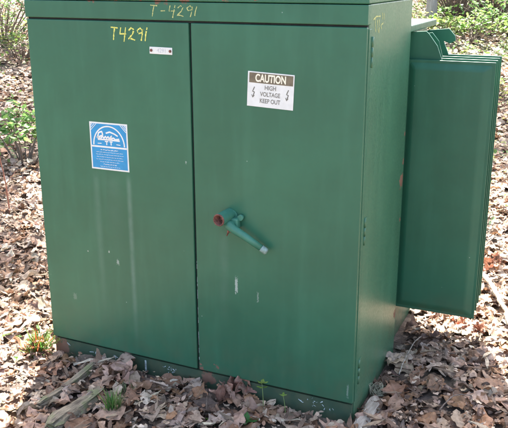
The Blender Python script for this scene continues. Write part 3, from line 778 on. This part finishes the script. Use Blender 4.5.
def shrub(label, loc, rad, h, n_st, n_lf, cols, wts, ls=(.05, .09), twigcol=None, name='shrub', group=None):
    root = thing(name, label, 'shrub', loc, 0, group)
    bm = bmesh.new(); tips = []
    for i in range(n_st):
        a = random.uniform(0, 6.28); r_ = rad*random.uniform(.2, 1); hh = h*random.uniform(.45, 1)
        b0 = Vector((math.cos(a)*r_*.15, math.sin(a)*r_*.15, -.03)); tip = Vector((math.cos(a)*r_, math.sin(a)*r_, hh))
        mid = (b0+tip)/2+Vector((random.gauss(0, .06), random.gauss(0, .06), hh*.18))*1.0
        pts = [b0, (b0+mid)/2+Vector((0, 0, hh*.05)), mid, (mid+tip)/2+Vector((0, 0, hh*.04)), tip]
        bm_tube(bm, pts, [.010*h+.002, .008*h+.002, .006*h+.0015, .004*h+.001, .001], 5)
        tips += [pts[2], pts[3], pts[4], (pts[3]+pts[4])/2]
        for _ in range(4):
            q = random.choice(pts[2:]); e_ = q+Vector((random.gauss(0, .2), random.gauss(0, .2), random.uniform(0, .25)))*h*.7
            bm_tube(bm, [q, (q+e_)/2+Vector((0, 0, .02)), e_], [.003*h+.001, .002*h+.001, .001], 4); tips += [e_, (q+e_)/2]
    obj('stem', bm, twigcol or M_twig, root)['kind'] = 'stuff'
    if n_lf:
        T = np.array(tips); k = rng.integers(0, len(T), n_lf)
        P_ = T[k]+rng.normal(0, .05*h+.015, (n_lf, 3)); lv = Leaves()
        lv.add_mixed(GL, P_, rng.uniform(0, 6.28, n_lf), np.abs(rng.normal(.4, .4, n_lf)), rng.uniform(0, 6.28, n_lf), rng.uniform(*ls, n_lf), palette(cols, wts, n_lf))
        lv.build('foliage', M_green, root)['kind'] = 'stuff'
    return root
LG = [(.12, .26, .06), (.19, .33, .09), (.08, .18, .05)]
p = px2g(24, 165); shrub('bright green leafy shrub right behind the left edge of the cabinet', p, .42, .55, 12, 260, LG, [2, 3, 1])
p = px2g(4, 45); shrub('dark twiggy bare shrub at the upper left edge of the view', p, .9, .9, 40, 240, LG, [2, 1, 3])
p = px2g(22, 60); shrub('tangled shrub with a few yellow-green leaves beyond the left side of the lid', p, .7, .5, 26, 200, [(.22, .30, .06), (.10, .18, .05)], [1, 1])
p = px2g(470, 44); shrub('fresh green shrub on the bank above the radiators', p, .9, .5, 26, 380, [(.14, .28, .05), (.22, .33, .09), (.08, .17, .04)], [3, 3, 1], (.06, .12))
p = px2g(500, 34); shrub('rounded green shrub at the upper right edge of the view', p, .9, .7, 26, 330, LG, [3, 2, 2], (.06, .12))
p = px2g(456, 22); shrub('brown leafless thicket on the bank right of the thin tree', p, .95, 1.0, 90, 160, [(.26, .15, .10), (.33, .22, .15)], [1, 1], (.06, .1))
p = px2g(494, 18); shrub('dark bare thicket at the top right corner of the view', p, 1.1, 1.0, 90, 160, [(.24, .14, .11), (.09, .15, .04)], [1, 1], (.06, .1))
p = px2g(446, 36); shrub('pale yellow-green shrub between the thin tree and the lifting lugs', p, .4, .32, 14, 120, [(.30, .34, .12), (.20, .28, .07)], [2, 1], (.05, .1))
p = px2g(497, 110); shrub('low weedy bush right of the radiator tops', p, .28, .26, 10, 110, [(.22, .29, .08), (.30, .28, .13)], [2, 1], (.03, .06))
p = px2g(488, 235); shrub('small green weed at the outer edge of the radiators', p, .08, .12, 6, 22, [(.10, .20, .10)], [1], (.02, .04), name='weed')

# ------------------------------------------------------------------ trees
def tree(label, x, y, h, r0, cr, c_lo, n_lf, lf=(.07, .13), mat=None, seed=0, group=None, cols=((.06, .12, .03), (.09, .17, .04), (.13, .20, .05)), flat=.75):
    rs = random.Random(seed); st = random.getstate(); random.seed(seed)
    root = thing('tree', label, 'tree', (x, y, gh(x, y)-.05), rs.uniform(0, 6.28), group)
    bm = bmesh.new(); n = 12; pts = []; ox = oy = 0
    for i in range(n+1):
        t = i/n; ox += rs.gauss(0, .035)*h/8; oy += rs.gauss(0, .035)*h/8
        pts.append(Vector((ox*(t > .1), oy*(t > .1), h*t)))
    rad = [r0*(1.35 if i == 0 else 1)*(1-.82*i/n) for i in range(n+1)]
    bm_tube(bm, pts, rad, 14)
    tr = obj('trunk', bm, mat or M_bark, root)
    bm = bmesh.new(); tips = []
    for i in range(18):
        t = rs.uniform(c_lo, .98); q = pts[min(n, int(t*n))].lerp(pts[min(n, int(t*n)+1)], t*n-int(t*n))
        a = i*2.4+rs.uniform(-.4, .4); ln = cr*(1.05-.55*abs((t-c_lo)/(1-c_lo)-.4))*rs.uniform(.7, 1.1)
        e_ = q+Vector((math.cos(a)*ln, math.sin(a)*ln, ln*rs.uniform(.15, .6))); mid = (q+e_)/2+Vector((rs.gauss(0, .1), rs.gauss(0, .1), ln*.08))
        bm_tube(bm, [q, mid, e_], [r0*.35*(1.1-t)+.01, r0*.2*(1.1-t)+.008, .006], 6); tips += [e_, mid.lerp(e_, .5), mid]
        for _ in range(6):
            s_ = mid.lerp(e_, rs.random()); e2 = s_+Vector((rs.gauss(0, .3), rs.gauss(0, .3), rs.gauss(.12, .2)))*cr*.8
            bm_tube(bm, [s_, (s_+e2)/2+Vector((0, 0, .03)), e2], [.010, .006, .003], 5); tips += [e2, (s_+e2)/2]
    obj('limbs', bm, mat or M_bark, root)
    T = np.array([tuple(t) for t in tips]); k = rng.integers(0, len(T), n_lf); P_ = T[k]+rng.normal(0, .15*cr*.8, (n_lf, 3))
    lv = Leaves(); lv.add_mixed(T_far[:1]+T_far[2:], P_, rng.uniform(0, 6.28, n_lf), np.abs(rng.normal(0, .6, n_lf)), rng.uniform(0, 6.28, n_lf), rng.uniform(*lf, n_lf), palette(list(cols), [1]*len(cols), n_lf))
    lv.build('crown', M_crown, root); random.setstate(st); return root
p = px2g(431, 26); tree('thin pale-barked tree on the bank behind the tank', p.x, p.y, 9, .085, 1.6, .55, 1500, mat=M_bark_pale, seed=3)
OFF = 'woodland trees around the clearing, outside the frame'
tree('slender tree straight behind the cabinet, hidden by it', -1.95, 9.7, 8.0, .12, 1.35, .50, 3600, seed=4, group=OFF)
spots = [(-4.4, 10.6, 10, 2.0, 2600), (7.4, 10.6, 10, 1.7, 1500), (4.7, 21.5, 10, 2.0, 2600), (-3.5, 14.5, 9, 1.7, 2600), (1.7, 14.6, 9, 1.9, 1900), (-6.3, 15, 12, 2.6, 2600), (9.5, 19, 12, 2.6, 2200), (-10.5, 21, 13, 3, 2600),
         (-7.5, 5, 11, 2.6, 2500), (11.5, 5.5, 11, 2.6, 2500), (-9, -4, 12, 3, 2600), (9.5, -6, 12, 3, 2600), (0.5, 24, 13, 2.6, 2400), (-3, 31, 13, 3, 2200), (14, 12, 12, 3, 2200), (-15, 12, 12, 3, 2200)]
for i, (x, y, h, cr, nl) in enumerate(spots):
    tree('leafy woodland tree standing back from the clearing', x, y, h, .11+.008*h, cr, .48, nl, seed=20+i, group=OFF)

# ------------------------------------------------------------------ light, sky, camera
wd = bpy.data.worlds.new('World'); S.world = wd; wd.use_nodes = True
nt = wd.node_tree; bg = nt.nodes['Background']
sky = nt.nodes.new('ShaderNodeTexSky'); sky.sky_type = 'NISHITA'; sky.sun_disc = False
SUN_EL, SUN_AZ = R(54), R(1.5)
sky.sun_elevation = SUN_EL; sky.sun_rotation = SUN_AZ; sky.air_density = .8; sky.dust_density = 4.5; sky.ozone_density = 0
nt.links.new(sky.outputs[0], bg.inputs[0]); bg.inputs[1].default_value = .115
sd = bpy.data.lights.new('sun', 'SUN'); sd.energy = 5.0; sd.angle = R(.53); sd.color = (1, .95, .87)
so = bpy.data.objects.new('sun', sd); C.objects.link(so)
dirv = Vector((math.sin(SUN_AZ)*math.cos(SUN_EL), math.cos(SUN_AZ)*math.cos(SUN_EL), math.sin(SUN_EL)))
so.rotation_euler = dirv.to_track_quat('Z', 'Y').to_euler(); so.location = (0, 8, 12)
cd = bpy.data.cameras.new('camera'); cam = bpy.data.objects.new('camera', cd); C.objects.link(cam)
cd.sensor_width = 36; cd.sensor_fit = 'HORIZONTAL'; cd.lens = F_PX/508*36; cd.clip_end = 1000; cd.clip_start = .05
cam.location = (0, 0, 1.6)
cam.rotation_euler = (Matrix.Rotation(R(90)-PITCH, 3, 'X') @ Matrix.Rotation(ROLL, 3, 'Z')).to_euler()
S.camera = cam
S.render.engine = 'CYCLES'
S.view_settings.view_transform = 'Standard'; S.view_settings.look = 'None'; S.view_settings.gamma = 1
S.view_settings.exposure = 2.9; S.view_settings.use_curve_mapping = False
